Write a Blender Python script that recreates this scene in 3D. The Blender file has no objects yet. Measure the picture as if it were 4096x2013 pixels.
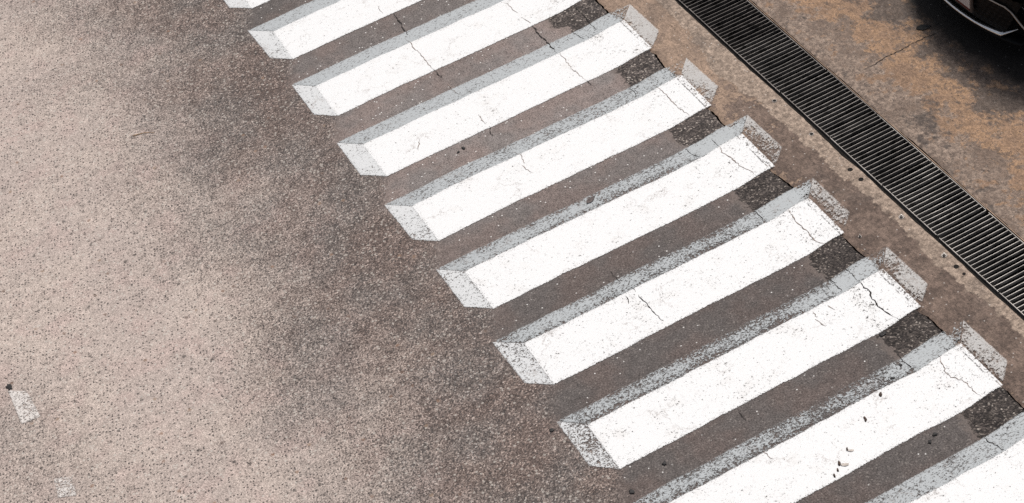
import bpy, bmesh, math, random
import numpy as np
from mathutils import Vector, Matrix

# ------------------------------------------------------------------ camera, sky, sun, exposure
scene = bpy.context.scene
COL = scene.collection
F_PX, YAW, PITCH, ROLL, HEIGHT = 8773.426, -0.330986674, 0.740967038, -0.226134546, 11.872
IMG_W, IMG_H = 4096.0, 2013.0


def view_axes():
    cy, sy = math.cos(YAW), math.sin(YAW)
    f = Vector((-sy * math.cos(PITCH), cy * math.cos(PITCH), -math.sin(PITCH)))
    r0 = Vector((cy, sy, 0)); u0 = r0.cross(f)
    r = math.cos(ROLL) * r0 + math.sin(ROLL) * u0
    u = -math.sin(ROLL) * r0 + math.cos(ROLL) * u0
    return r, u, f


AX_R, AX_U, AX_F = view_axes()
cam = bpy.data.cameras.new('camera')
cam.sensor_width = 36.0
cam.lens = 36.0 * F_PX / IMG_W
cam.clip_start = 0.1
cam.clip_end = 1000
cam_o = bpy.data.objects.new('camera', cam)
cam_o.matrix_world = Matrix(((AX_R.x, AX_U.x, -AX_F.x, 0), (AX_R.y, AX_U.y, -AX_F.y, 0),
                             (AX_R.z, AX_U.z, -AX_F.z, HEIGHT), (0, 0, 0, 1)))
COL.objects.link(cam_o)
scene.camera = cam_o

SUN_EL, SUN_AZ = math.radians(56), math.radians(48)      # azimuth clockwise from +Y
world = bpy.data.worlds.new('World'); scene.world = world
world.use_nodes = True
wn = world.node_tree
sky = wn.nodes.new('ShaderNodeTexSky'); sky.sky_type = 'NISHITA'; sky.sun_disc = False
sky.sun_elevation = SUN_EL; sky.sun_rotation = SUN_AZ; sky.dust_density = 3.0
bg = wn.nodes['Background']; bg.inputs['Strength'].default_value = 0.08
hs = wn.nodes.new('ShaderNodeHueSaturation'); hs.inputs['Saturation'].default_value = 0.45     # thin white cloud
wn.links.new(sky.outputs[0], hs.inputs['Color']); wn.links.new(hs.outputs[0], bg.inputs['Color'])
sun = bpy.data.lights.new('sun', 'SUN'); sun.energy = 3.0; sun.angle = math.radians(11); sun.color = (1, 0.955, 0.9)
sun_o = bpy.data.objects.new('sun', sun); COL.objects.link(sun_o)
sd = Vector((math.sin(SUN_AZ) * math.cos(SUN_EL), math.cos(SUN_AZ) * math.cos(SUN_EL), math.sin(SUN_EL)))
sun_o.rotation_euler = sd.to_track_quat('Z', 'Y').to_euler()
vs = scene.view_settings
vs.view_transform = 'Standard'; vs.look = 'None'; vs.gamma = 1.0; vs.exposure = 0.0; vs.use_curve_mapping = False
scene.cycles.use_denoising = False
scene.render.filter_size = 1.1

rnd = random.Random(7)
nrng = np.random.default_rng(5)


def at(px, py, z=0.0):
    """ground point (u, v) seen at a pixel of the photograph, on the level z"""
    d = AX_F + ((px - IMG_W / 2) / F_PX) * AX_R - ((py - IMG_H / 2) / F_PX) * AX_U
    s = (HEIGHT - z) / -d.z
    return (d.x * s, d.y * s)


# ------------------------------------------------------------------ object helpers
def link(name, me, mats, parent=None):
    o = bpy.data.objects.new(name, me)
    COL.objects.link(o)
    for m in (mats if isinstance(mats, (list, tuple)) else [mats]):
        me.materials.append(m)
    if parent is not None:
        o.parent = parent
    return o


def tag(o, label=None, cat=None, group=None, kind=None):
    if label: o['label'] = label
    if cat: o['category'] = cat
    if group: o['group'] = group
    if kind: o['kind'] = kind
    return o


def empty(name, loc, label, cat, group=None, rz=0.0):
    o = bpy.data.objects.new(name, None)
    o.empty_display_size = 0.2
    o.location = loc; o.rotation_euler = (0, 0, rz)
    COL.objects.link(o)
    return tag(o, label, cat, group)


def grid_mesh(name, X, Y, Z, attrs=None, flip=False):
    """mesh from 2-D arrays of coordinates, with float attributes per vertex"""
    n, m = X.shape
    me = bpy.data.meshes.new(name)
    co = np.stack([X, Y, Z], -1).reshape(-1, 3).astype(np.float32)
    i = np.arange(n * m).reshape(n, m)
    a, b, c, d = i[:-1, :-1], i[:-1, 1:], i[1:, 1:], i[1:, :-1]
    q = np.stack([a, b, c, d] if not flip else [a, d, c, b], -1).reshape(-1, 4)
    nf = len(q)
    me.vertices.add(len(co)); me.vertices.foreach_set('co', co.ravel())
    me.loops.add(nf * 4); me.loops.foreach_set('vertex_index', q.ravel().astype(np.int32))
    me.polygons.add(nf)
    me.polygons.foreach_set('loop_start', (np.arange(nf) * 4).astype(np.int32))
    me.polygons.foreach_set('loop_total', np.full(nf, 4, np.int32))
    me.update(calc_edges=True)
    for k, A in (attrs or {}).items():
        at_ = me.attributes.new(k, 'FLOAT', 'POINT')
        at_.data.foreach_set('value', np.broadcast_to(A, X.shape).reshape(-1).astype(np.float32))
    return me


def bm_mesh(name, bm, smooth=False, bevel=0):
    if bevel:
        bmesh.ops.bevel(bm, geom=bm.edges[:], offset=bevel, segments=2, affect='EDGES', profile=0.6)
    bmesh.ops.recalc_face_normals(bm, faces=bm.faces[:])
    me = bpy.data.meshes.new(name); bm.to_mesh(me); bm.free()
    if smooth:
        for p in me.polygons: p.use_smooth = True
    return me


def add_box(bm, x0, x1, y0, y1, z0, z1):
    v = [bm.verts.new((x, y, z)) for z in (z0, z1) for x, y in ((x0, y0), (x1, y0), (x1, y1), (x0, y1))]
    for f in ((3, 2, 1, 0), (4, 5, 6, 7), (0, 1, 5, 4), (1, 2, 6, 5), (2, 3, 7, 6), (3, 0, 4, 7)):
        bm.faces.new([v[k] for k in f])
    return v


# smooth value noise for python-side fields
def vnoise(x, y, seed, s):
    r = np.random.default_rng(seed)
    T = r.random((64, 64))
    x = np.asarray(x) * s; y = np.asarray(y) * s
    xi = np.floor(x).astype(int); yi = np.floor(y).astype(int)
    fx = x - xi; fy = y - yi
    fx = fx * fx * (3 - 2 * fx); fy = fy * fy * (3 - 2 * fy)
    g = lambda a, b: T[a % 64, b % 64]
    return (g(xi, yi) * (1 - fx) + g(xi + 1, yi) * fx) * (1 - fy) + (g(xi, yi + 1) * (1 - fx) + g(xi + 1, yi + 1) * fx) * fy


def fbm(x, y, seed, s, o=3):
    t = 0; a = 1; n = 0
    for k in range(o):
        t = t + a * vnoise(x, y, seed + k, s * 2 ** k); n += a; a *= 0.5
    return t / n


def sstep(x, a, b):
    t = np.clip((np.asarray(x) - a) / (b - a), 0, 1)
    return t * t * (3 - 2 * t)


# ------------------------------------------------------------------ node helper
class NT:
    def __init__(s, name):
        s.m = bpy.data.materials.new(name); s.m.use_nodes = True
        s.t = s.m.node_tree; s.t.nodes.clear()
        s.out = s.n('ShaderNodeOutputMaterial')
        s.pos = s.n('ShaderNodeNewGeometry').outputs['Position']

    def n(s, typ, **kw):
        x = s.t.nodes.new(typ)
        for k, v in kw.items(): setattr(x, k, v)
        return x

    def put(s, sock, v):
        if isinstance(v, bpy.types.NodeSocket): s.t.links.new(v, sock)
        elif v is not None:
            if isinstance(v, tuple) and len(v) == 3 and sock.type == 'RGBA': v = v + (1,)
            sock.default_value = v

    def math(s, op, a, b=None, c=None, clamp=False):
        x = s.n('ShaderNodeMath', operation=op, use_clamp=clamp)
        s.put(x.inputs[0], a); s.put(x.inputs[1], b)
        if c is not None: s.put(x.inputs[2], c)
        return x.outputs[0]

    def add(s, a, b): return s.math('ADD', a, b)
    def sub(s, a, b): return s.math('SUBTRACT', a, b)
    def mul(s, a, b): return s.math('MULTIPLY', a, b)
    def mx(s, a, b): return s.math('MAXIMUM', a, b)

    def step(s, v, lo, hi, a=0.0, b=1.0, smooth=True):
        x = s.n('ShaderNodeMapRange', interpolation_type='SMOOTHSTEP' if smooth else 'LINEAR')
        s.put(x.inputs[0], v); s.put(x.inputs[1], lo); s.put(x.inputs[2], hi); s.put(x.inputs[3], a); s.put(x.inputs[4], b)
        return x.outputs[0]

    def mix(s, f, a, b, mode='MIX'):
        x = s.n('ShaderNodeMix', data_type='RGBA', blend_type=mode)
        s.put(x.inputs[0], f); s.put(x.inputs[6], a); s.put(x.inputs[7], b)
        return x.outputs[2]

    def scalecol(s, c, f):
        x = s.n('ShaderNodeVectorMath', operation='SCALE'); s.put(x.inputs[0], c); s.put(x.inputs[3], f)
        return x.outputs[0]

    def vec(s, sc=(1, 1, 1), rot=0.0, off=(0, 0, 0)):
        x = s.n('ShaderNodeMapping'); s.put(x.inputs[0], s.pos)
        x.inputs['Scale'].default_value = sc; x.inputs['Rotation'].default_value = (0, 0, rot); x.inputs['Location'].default_value = off
        return x.outputs[0]

    def noise(s, scale, detail=2.0, rough=0.5, dist=0.0, v=None, color=False):
        x = s.n('ShaderNodeTexNoise'); s.put(x.inputs['Vector'], v or s.pos)
        x.inputs['Scale'].default_value = scale; x.inputs['Detail'].default_value = detail
        x.inputs['Roughness'].default_value = rough; x.inputs['Distortion'].default_value = dist
        return x.outputs['Color' if color else 'Fac']

    def voro(s, scale, v=None, feature='F1', rand=1.0):
        x = s.n('ShaderNodeTexVoronoi', feature=feature, voronoi_dimensions='2D'); s.put(x.inputs['Vector'], v or s.pos)
        x.inputs['Scale'].default_value = scale; x.inputs['Randomness'].default_value = rand
        return x

    def sep(s, c):
        x = s.n('ShaderNodeSeparateColor'); s.put(x.inputs[0], c); return x.outputs

    def ramp(s, f, stops, interp='LINEAR'):
        x = s.n('ShaderNodeValToRGB'); r = x.color_ramp; r.interpolation = interp
        while len(r.elements) < len(stops): r.elements.new(0.5)
        for e, (p, c) in zip(r.elements, stops): e.position = p; e.color = tuple(c) + (1,)
        s.put(x.inputs[0], f)
        return x.outputs[0]

    def attr(s, name):
        return s.n('ShaderNodeAttribute', attribute_name=name).outputs['Fac']

    def bump(s, h, strength=0.5, dist=0.004):
        x = s.n('ShaderNodeBump'); x.inputs['Strength'].default_value = strength; x.inputs['Distance'].default_value = dist
        s.put(x.inputs['Height'], h); return x.outputs[0]

    def finish(s, col, rough=0.85, spec=0.25, metal=0.0, normal=None, alpha=None, coat=0.0):
        b = s.n('ShaderNodeBsdfPrincipled')
        s.put(b.inputs['Base Color'], col); s.put(b.inputs['Roughness'], rough); s.put(b.inputs['Metallic'], metal)
        s.put(b.inputs['Specular IOR Level'], spec)
        if normal is not None: s.put(b.inputs['Normal'], normal)
        if alpha is not None: s.put(b.inputs['Alpha'], alpha)
        if coat: b.inputs['Coat Weight'].default_value = coat
        s.t.links.new(b.outputs[0], s.out.inputs[0])
        return s.m


def mat_plain(name, col, rough=0.6, metal=0.0, spec=0.3, var=0.12, scale=60.0, coat=0.0):
    n = NT(name)
    f = n.step(n.noise(scale, 3), 0.3, 0.7, 1 - var, 1 + var)
    return n.finish(n.scalecol(col, f), rough, spec, metal, coat=coat)


# ------------------------------------------------------------------ materials of the ground
def mat_road():
    n = NT('worn_asphalt')
    dust, infill, tone, patch, speck = (n.attr(k) for k in ('dust', 'infill', 'tone', 'patch', 'speck'))
    wv = n.vec((1, 1, 1), 0.3)
    v1 = n.voro(98); c1 = n.sep(v1.outputs['Color']); d1 = v1.outputs['Distance']
    v2 = n.voro(38, wv); c2 = n.sep(v2.outputs['Color']); d2 = v2.outputs['Distance']
    k = n.noise(80, 3, 0.6)
    big = n.noise(1.1, 4, 0.55); mid = n.noise(7, 4, 0.6)
    # exposed aggregate
    agg = n.ramp(c1[0], [(0, (.055, .047, .045)), (.30, (.098, .081, .074)), (.62, (.148, .122, .111)), (.88, (.210, .178, .162)), (.96, (.36, .315, .285)), (1, (.56, .51, .47))])
    agg = n.mix(n.step(c1[1], .55, 1.0, 0, .35), agg, n.mix(1.0, agg, (1.20, .99, .84), 'MULTIPLY'))
    agg = n.scalecol(agg, n.step(mid, .3, .7, .84, 1.16))
    agg = n.scalecol(agg, n.step(k, .32, .68, .76, 1.24))
    agg = n.mix(1.0, agg, n.mix(n.step(n.noise(1.9, 4), .38, .62), (1.06, .96, .93), (.97, 1.0, 1.02)), 'MULTIPLY')
    # dusty fine matrix filling the pores
    dcol = n.mix(n.step(big, .35, .65), (.525, .440, .396), (.580, .488, .432))
    dcol = n.mix(n.step(n.noise(3.2, 3), .48, .68, 0, .5), dcol, (.56, .43, .39))
    dcol = n.scalecol(dcol, n.step(c1[2], 0, 1, .82, 1.14))
    dcol = n.scalecol(dcol, n.step(n.noise(95, 2), .3, .7, .82, 1.18))
    dcol = n.scalecol(dcol, n.step(n.noise(14, 4, .7), .3, .7, .90, 1.10))
    m = n.add(n.sub(dust, .5), n.mul(n.sub(k, .5), 1.5))
    m = n.add(m, n.mul(n.sub(c1[1], .5), .42))
    m = n.add(m, n.mul(n.sub(mid, .5), .4))
    m = n.step(m, -.40, .40)
    col = n.mix(m, agg, dcol)
    # scattered dark stones and pits, and pale stones
    pit = n.mul(n.step(c2[0], .74, .78), n.step(n.add(d2, n.mul(n.sub(k, .5), .6)), .33, .24))
    fl = n.noise(78, 2, .5, v=n.vec((.7, 1.15, 1), -.35))
    fine_pit = n.step(n.add(fl, n.step(dust, .45, .85, .05, 0)), .615, .65)
    col = n.mix(n.mul(fine_pit, .55), col, (.120, .098, .090))
    col = n.mix(n.mul(pit, .85), col, (.070, .062, .060))
    pit2 = n.mul(n.step(c2[1], .93, .95), n.step(d2, .42, .34))
    col = n.mix(n.mul(pit2, .8), col, n.scalecol((.55, .50, .45), n.step(dust, 0, 1, .8, 1.1)))
    v3 = n.voro(11); c3 = n.sep(v3.outputs['Color'])
    spot = n.mul(n.step(c3[0], .90, .91), n.step(n.add(v3.outputs['Distance'], n.mul(n.sub(k, .5), .5)), .22, .10))
    col = n.mix(n.mul(spot, .7), col, n.ramp(c3[1], [(0, (.05, .045, .043)), (.6, (.07, .06, .057)), (.8, (.26, .15, .10)), (1, (.30, .22, .16))]))
    # smooth slurry between the painted bars
    fine = n.noise(82, 3, .7)
    icol = n.mix(n.step(n.noise(2.6, 4), .38, .62), (.136, .109, .100), (.120, .106, .101))
    icol = n.scalecol(icol, tone)
    icol = n.scalecol(icol, n.step(fine, .30, .70, .52, 1.50))
    icol = n.scalecol(icol, n.step(n.noise(14, 4, .65), .3, .7, .85, 1.15))
    ipit = n.mul(n.step(c2[2], .84, .87), n.step(d2, .30, .20))
    icol = n.mix(n.mul(ipit, .55), icol, (.05, .044, .043))
    icol = n.mix(n.mul(n.step(c1[2], .95, .97), .32), icol, (.40, .355, .32))
    v4 = n.voro(46, n.vec((1, 1, 1), 1.1)); c4 = n.sep(v4.outputs['Color'])
    sp = n.mul(n.step(n.add(c4[0], n.mul(speck, n.step(n.noise(5, 2), .42, .62))), .985, 1.0, 0, .95), n.step(v4.outputs['Distance'], .30, .24))
    icol = n.mix(sp, icol, (.82, .80, .77))
    shade_and_oil = n.step(n.noise(4.5, 5, .7), .60, .72)
    icol = n.mix(n.mul(shade_and_oil, .35), icol, (.055, .048, .047))
    im = n.step(n.add(infill, n.mul(n.sub(n.noise(24, 3, .7), .5), .16)), -.09, .09)
    col = n.mix(n.mul(im, .96), col, icol)
    # coarse dark asphalt along the gutter
    v5 = n.voro(80, n.vec((1, 1, 1), .7)); c5 = n.sep(v5.outputs['Color']); d5 = v5.outputs['Distance']
    pcol = n.ramp(c5[0], [(0, (.030, .026, .025)), (.40, (.055, .046, .043)), (.74, (.090, .075, .068)), (.90, (.14, .118, .105)), (.96, (.24, .205, .18)), (1, (.36, .32, .285))])
    pcol = n.mix(n.mul(n.step(d5, .46, .70), .5), pcol, (.010, .009, .009))
    pcol = n.scalecol(pcol, n.step(n.noise(9, 3), .35, .65, .85, 1.3))
    pcol = n.scalecol(pcol, n.step(tone, .8, 1.5, .92, 1.45))
    pn = n.add(n.mul(n.sub(n.noise(13, 4, .75), .5), .12), n.mul(n.sub(n.voro(26).outputs['Distance'], .45), .05))
    pm = n.step(n.add(patch, pn), -.006, .006)
    rim = n.mul(n.step(n.math('ABSOLUTE', n.add(patch, pn)), .018, .0), n.step(n.noise(30, 2), .35, .6))
    col = n.mix(n.mul(n.mul(rim, im), .75), col, (.018, .016, .015))
    lip = n.mul(n.mul(n.step(n.add(patch, pn), -.075, -.02), n.sub(1, pm)), im)
    col = n.mix(n.mul(lip, .45), col, (.21, .17, .15))
    col = n.mix(pm, col, pcol)
    h = n.math('ADD', n.mul(n.sub(1, d1), n.sub(1, n.mul(im, .5))), n.mul(k, .5))
    h = n.add(h, n.mul(pm, n.mul(n.sub(.6, d5), 2.2)))
    return n.finish(col, .88, .22, normal=n.bump(h, .55, .006))


def mat_paint(name, base, grime, pitcol, pit_gain=1.0, wear_gain=1.0, thr=(.64, .53), fs=80, film=1.0):
    """road paint: pits, worn flakes, ragged borders; 'wear' 0..1 and 'edge' in metres come with the mesh"""
    n = NT(name)
    wear, edge, joint = n.attr('wear'), n.attr('edge'), n.attr('joint')
    n1 = n.noise(95, 3, .62); n2 = n.noise(40, 4, .7); n3 = n.noise(5, 4, .6)
    vv = n.voro(60, n.vec((1, 1, 1), .5)); cc = n.sep(vv.outputs['Color'])
    fleck = n.add(n.noise(fs, 2, .5, v=n.vec((.6, 1.2, 1), -.35)), n.mul(n.sub(n.noise(4.5, 3, .6), .5), .16))
    col = n.mix(n.step(n3, .52, .74, 0, .5), base, grime)
    col = n.scalecol(col, n.step(n.noise(170, 2), .3, .7, .965, 1.03))
    # hairlines and scuffs
    crk = n.voro(3.1, n.vec((1, 1, 1), 0.2), 'DISTANCE_TO_EDGE')
    wp = n.n('ShaderNodeVectorMath', operation='MULTIPLY_ADD')
    n.put(wp.inputs[0], n.noise(9, 4, .7, color=True)); wp.inputs[1].default_value = (.34, .34, 0); n.put(wp.inputs[2], n.pos)
    n.put(crk.inputs['Vector'], wp.outputs[0])
    hair = n.mul(n.step(crk.outputs['Distance'], .022, .006), n.step(n.noise(2.7, 3), .53, .63))
    col = n.mix(n.mul(hair, .45), col, (.22, .16, .13))
    sc = n.mul(n.step(n.noise(34, 4, .8, v=n.vec((.8, .35, 1), .5)), .655, .70), n.step(n.noise(3.5, 3, .6), .46, .60))
    col = n.mix(n.mul(sc, .6), col, (.30, .24, .21))
    # small pits down to the bitumen
    pit = n.mul(n.step(n.sub(fleck, n.step(wear, 0, 1, thr[0], thr[1], smooth=False)), .0, .035), pit_gain)
    pit = n.math('MINIMUM', pit, 1.0)
    col = n.mix(n.mul(pit, .88), col, pitcol)
    # worn through
    w = n.add(n.mul(n.sub(n1, .5), .75), n.mul(n.sub(n2, .5), .75))
    w = n.add(n.add(w, n.mul(n.sub(n3, .5), .35)), n.mul(n.sub(wear, .60), .62 * wear_gain))
    gone = n.step(w, -.05, .11)
    # ragged border
    rag = n.add(n.mul(n.sub(n1, .5), .05), n.mul(n.sub(n2, .5), .03))
    out = n.step(n.add(edge, rag), .006, .000)
    chip = n.mul(n.step(n.add(edge, n.mul(n.sub(n2, .5), .12)), .045, .0), n.step(n1, .575, .61))
    # break over the joint with the gutter
    jn = n.step(n.add(joint, n.mul(n.sub(n.noise(45, 3), .5), .02)), .009, .003)
    a = n.sub(1, n.mx(n.mx(gone, out), n.mx(n.mul(chip, .7), n.mul(jn, .75))))
    a = n.mul(a, film)
    return n.finish(col, .62, .3, alpha=a, normal=n.bump(n.add(n1, n.mul(n.noise(60, 2), .4)), .18, .004))


def mat_apron(name, right):
    n = NT(name)
    a1, a2 = n.attr('light'), n.attr('soil')
    f1 = n.noise(110, 3, .65); f2 = n.noise(22, 5, .68); f3 = n.noise(5.5, 5, .62); f4 = n.noise(1.7, 4, .6)
    st = n.noise(40, 4, .7, v=n.vec((1.0, .45, 1), .35))
    if right:
        shade_and_oil = n.attr('shade_and_oil')
        w1 = n.noise(6.5, 6, .68); w2 = n.noise(6.5, 6, .68, v=n.vec((1, .7, 1), .5, (7, 3, 0))); w3 = n.noise(3.6, 6, .7, v=n.vec((1, .7, 1), .4, (2, 9, 0)))
        tan = n.mix(n.step(w3, .4, .62), (.25, .162, .110), (.42, .262, .158))
        pale = n.mix(n.step(f2, .38, .62), (.185, .138, .112), (.31, .236, .188))
        brown = n.mix(n.step(w1, .38, .62), (.120, .087, .070), (.195, .138, .106))
        dark = n.mix(n.step(f2, .35, .65), (.080, .064, .057), (.125, .100, .086))
        t = n.add(n.mul(n.sub(w1, .5), 2.2), n.mul(n.sub(w3, .5), 2.2))
        base = n.mix(n.step(n.add(t, n.sub(a1, .50)), -.12, .14), tan, pale)
        base = n.mix(n.mul(n.step(n.add(n.mul(n.sub(w3, .5), 1.6), n.mul(n.sub(f2, .5), 1.2)), .05, .17), .8), base, brown)
        g = n.add(n.mul(n.sub(w2, .5), 2.4), n.mul(n.sub(w3, .5), -1.2))
        base = n.mix(n.mul(n.step(n.add(g, n.sub(a2, .50)), -.12, .16), .9), base, dark)
        base = n.mix(n.step(n.add(n.mul(n.sub(w1, .5), .9), n.sub(shade_and_oil, .5)), -.30, .25), base, (.017, .0145, .0135))  # near-black shade under and around the car, painted into the concrete colour
    else:
        dark = n.mix(n.step(f3, .38, .62), (.120, .086, .070), (.190, .137, .110))
        tan = n.mix(n.step(f3, .38, .62), (.34, .240, .176), (.265, .190, .144))
        pale = n.mix(n.step(f2, .35, .65), (.25, .190, .150), (.37, .286, .226))
        t = n.add(n.mul(n.sub(f3, .5), 1.1), n.mul(n.sub(f2, .5), .7))
        base = n.mix(n.step(n.add(t, n.sub(a2, .5)), -.07, .07), tan, dark)
        band = n.step(n.add(a1, n.mul(n.sub(n.noise(11, 5, .65), .5), .16)), -.010, .012)
        base = n.mix(band, base, pale)
        rim = n.mul(n.step(n.math('ABSOLUTE', n.add(a1, n.mul(n.sub(n.noise(11, 5, .65), .5), .16))), .010, .0), n.step(f2, .42, .6))
        base = n.mix(n.mul(rim, .6), base, (.10, .075, .06))
        base = n.mix(n.mul(n.step(f4, .56, .68), .4), base, (.105, .085, .075))
    base = n.scalecol(base, n.step(f1, .28, .72, .70, 1.30))
    base = n.scalecol(base, n.step(n.noise(60, 3, .6), .3, .7, .86, 1.14))
    base = n.scalecol(base, n.step(st, .3, .7, .78, 1.22))
    base = n.scalecol(base, n.step(f2, .3, .7, .86, 1.14))
    vv = n.voro(36); cv = n.sep(vv.outputs['Color'])
    pit = n.mul(n.step(cv[0], .90, .92), n.step(n.add(vv.outputs['Distance'], n.mul(n.sub(f1, .5), .6)), .26, .14))
    base = n.mix(n.mul(pit, .7), base, (.045, .036, .032))
    wht = n.mul(n.step(cv[1], .968, .972), n.step(vv.outputs['Distance'], .24, .18))
    base = n.mix(n.mul(wht, .55 if not right else .2), base, (.62, .58, .54))
    hair = n.voro(2.2, None, 'DISTANCE_TO_EDGE')
    wp = n.n('ShaderNodeVectorMath', operation='MULTIPLY_ADD')
    n.put(wp.inputs[0], n.noise(6, 5, .72, color=True)); wp.inputs[1].default_value = (.6, .6, 0); n.put(wp.inputs[2], n.pos)
    n.put(hair.inputs['Vector'], wp.outputs[0])
    hr = n.mul(n.step(hair.outputs['Distance'], .016, .004), n.step(n.noise(1.9, 3), .50, .62))
    base = n.mix(n.mul(hr, .55), base, (.06, .047, .04))
    return n.finish(base, .8, .25, normal=n.bump(n.add(n.mul(f2, 1.2), f1), .45, .006))


def mat_metal(name, lo, hi):
    n = NT(name)
    f = n.noise(9, 3, .6, v=n.vec((1, 6, 1))); g = n.noise(4, 3)
    col = n.mix(n.step(f, .30, .52), lo, hi)
    col = n.scalecol(col, n.step(g, .35, .65, .75, 1.15))
    return n.finish(col, n.step(f, .3, .7, .35, .6), .5, .55)


M_ROAD = mat_road()
M_WHITE = mat_paint('white_road_paint', (.83, .83, .83), (.755, .735, .715), (.42, .37, .34), .5, .5, (.79, .61), 95)
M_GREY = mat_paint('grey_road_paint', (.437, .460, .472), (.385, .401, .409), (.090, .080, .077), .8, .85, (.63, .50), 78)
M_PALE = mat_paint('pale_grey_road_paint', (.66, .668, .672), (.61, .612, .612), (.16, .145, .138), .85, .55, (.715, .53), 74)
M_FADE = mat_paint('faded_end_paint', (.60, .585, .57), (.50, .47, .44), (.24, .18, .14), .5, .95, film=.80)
M_APRON = mat_apron('gutter_concrete', False)
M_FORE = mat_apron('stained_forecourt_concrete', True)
M_STEEL = mat_metal('galvanised_steel', (.15, .138, .128), (.41, .385, .36))
M_STEELM = mat_metal('worn_steel', (.080, .073, .067), (.29, .268, .25))
M_STEELD = mat_metal('dull_steel', (.045, .040, .037), (.19, .17, .158))
M_RUST = mat_metal('rusty_angle_iron', (.055, .035, .026), (.17, .115, .08))
M_BED = mat_plain('dark_soil', (.016, .014, .013), .95)
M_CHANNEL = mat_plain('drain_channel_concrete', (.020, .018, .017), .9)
M_CRACK = mat_plain('open_crack_dirt', (.030, .026, .024), .95, var=.4, scale=30)
M_CRACKP = mat_plain('thin_crack_dirt', (.22, .17, .145), .95, var=.5, scale=40)
M_GUM = mat_plain('trodden_gum', (.030, .028, .028), .7, var=.4)
M_HUSK = mat_plain('brown_husk', (.075, .048, .036), .7, var=.5, scale=90)
M_WING = mat_plain('papery_wing', (.56, .50, .45), .8, var=.3, scale=90)
M_LEAF = mat_plain('grey_brown_leaf', (.120, .100, .095), .9, var=.2)
M_DLEAF = mat_plain('blackened_leaf', (.016, .017, .018), .8, var=.3)
M_STRAW = mat_plain('dry_straw', (.42, .25, .11), .8, var=.3)

# ------------------------------------------------------------------ layout of the crossing
V0 = [16.759, 15.789, 14.769, 13.748, 12.761, 11.772, 10.778, 9.763, 8.770, 7.780]     # lower edge of each white bar
EDGE_PX = [(2380, 0), (2433, 55), (2472, 85), (2595, 194), (2654, 269), (2700, 308), (2824, 434), (2892, 500), (2940, 545), (2979, 575),
           (3086, 688), (3165, 753), (3204, 796), (3246, 832), (3369, 946), (3412, 994), (3455, 1029), (3503, 1080), (3538, 1112),
           (3665, 1238), (3704, 1267), (3767, 1330), (3819, 1384), (3882, 1445), (4008, 1550), (4052, 1595), (4096, 1646)]
ep = sorted((at(*p)[1], at(*p)[0]) for p in EDGE_PX)
EV = np.array([a for a, b in ep]); EU = np.array([b for a, b in ep])
SEAM_PX = [(2192, 81), (2204, 99), (2224, 115), (2274, 105), (2289, 126), (2447, 274), (2484, 300), (2500, 316), (2516, 348),
           (2685, 532), (2707, 555), (2719, 575), (2758, 589), (2942, 773), (2955, 792), (2971, 812), (3007, 836),
           (3238, 1021), (3242, 1057), (3262, 1080), (3286, 1092), (3313, 1112), (3499, 1338), (3523, 1358), (3570, 1394), (3586, 1415), (3597, 1423),
           (3844, 1653), (3870, 1675), (3886, 1710), (3910, 1750), (3933, 1754)]
sp_ = sorted((at(*p)[1], at(*p)[0]) for p in SEAM_PX)
SV = np.array([a for a, b in sp_]); SU = np.array([b for a, b in sp_])


def edge_u(v):
    return np.interp(v, EV, EU) + (vnoise(v, v * 0 + 3.3, 21, 9) - .5) * .014 + (vnoise(v, v * 0 + 1.3, 22, 34) - .5) * .012


def in_gap(v):
    """1 between the bars, 0 under a bar (bars run from v0 to v0+0.73)"""
    g = np.ones_like(v)
    for b in V0:
        g = g * (1 - (sstep(v, b - .03, b + .03) * (1 - sstep(v, b + .50, b + .60))))
    return g


def gap_w(v):
    return .006 + .012 * in_gap(v) + .010 * vnoise(v, v * 0 + 8.1, 31, 7) * in_gap(v)


def axis(lo, f0, f1, hi, fine, coarse):
    a = np.concatenate([np.arange(lo, f0, coarse), np.arange(f0, f1, fine), np.arange(f1, hi + coarse, coarse)])
    return a


vrow = axis(-30, 7.2, 18.9, 60, .022, 1.2)
# road
ucol = np.concatenate([np.arange(-40, -1, 1.5), np.arange(-1, 6.0, .035)])
last = np.linspace(0, 1, 17)
Vg = np.repeat(vrow[:, None], len(ucol) + len(last), 1)
e = edge_u(vrow)
Ug = np.concatenate([np.repeat(ucol[None], len(vrow), 0), 6.0 + last[None] * (e[:, None] - 6.0)], 1)
ub = np.interp(Vg, [8, 10.54, 13.66, 15.96, 17.74, 20], [2.02, 2.17, 2.42, 2.62, 2.72, 2.85])
dust = 1 - sstep(Ug + (fbm(Ug, Vg, 3, .9, 3) - .5) * 1.1, ub - 1.6, ub + 1.4)
dust = .17 + .65 * dust
for (px, py, r, a) in ((960, 420, .55, -.16), (600, 470, .5, -.12), (1250, 1000, .45, -.10), (1850, 1780, .6, -.12), (150, 1950, .8, -.16), (0, 1780, .5, -.12),
                       (1150, 780, .4, .10), (1350, 1050, .4, .06), (1500, 1500, .4, .06), (1050, 20, .5, -.05), (350, 900, 1.2, .05), (700, 1500, 1.0, .06), (1180, 1350, .45, -.12), (900, 1150, .5, .05)):
    cu, cv = at(px, py)
    dust = dust + a * np.exp(-(((Ug - cu) / r) ** 2 + ((Vg - cv) / (r * 1.5)) ** 2))
dust = dust + (fbm(Ug, Vg, 11, 1.6, 4) - .5) * .22
left_v, left_u = [], []
for b in V0 + [V0[-1] - 1.0]:
    left_v += [b, b - .31]; left_u += [3.79, 3.63]
lv = np.array(left_v); lo_ = np.argsort(lv)
ul = np.interp(Vg, lv[lo_], np.array(left_u)[lo_]) - .01
outside = (Vg > V0[0] + .9)
infill = np.clip(Ug - ul, -.4, .4)
infill = np.where(Vg > 17.9, -.4, infill)
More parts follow.
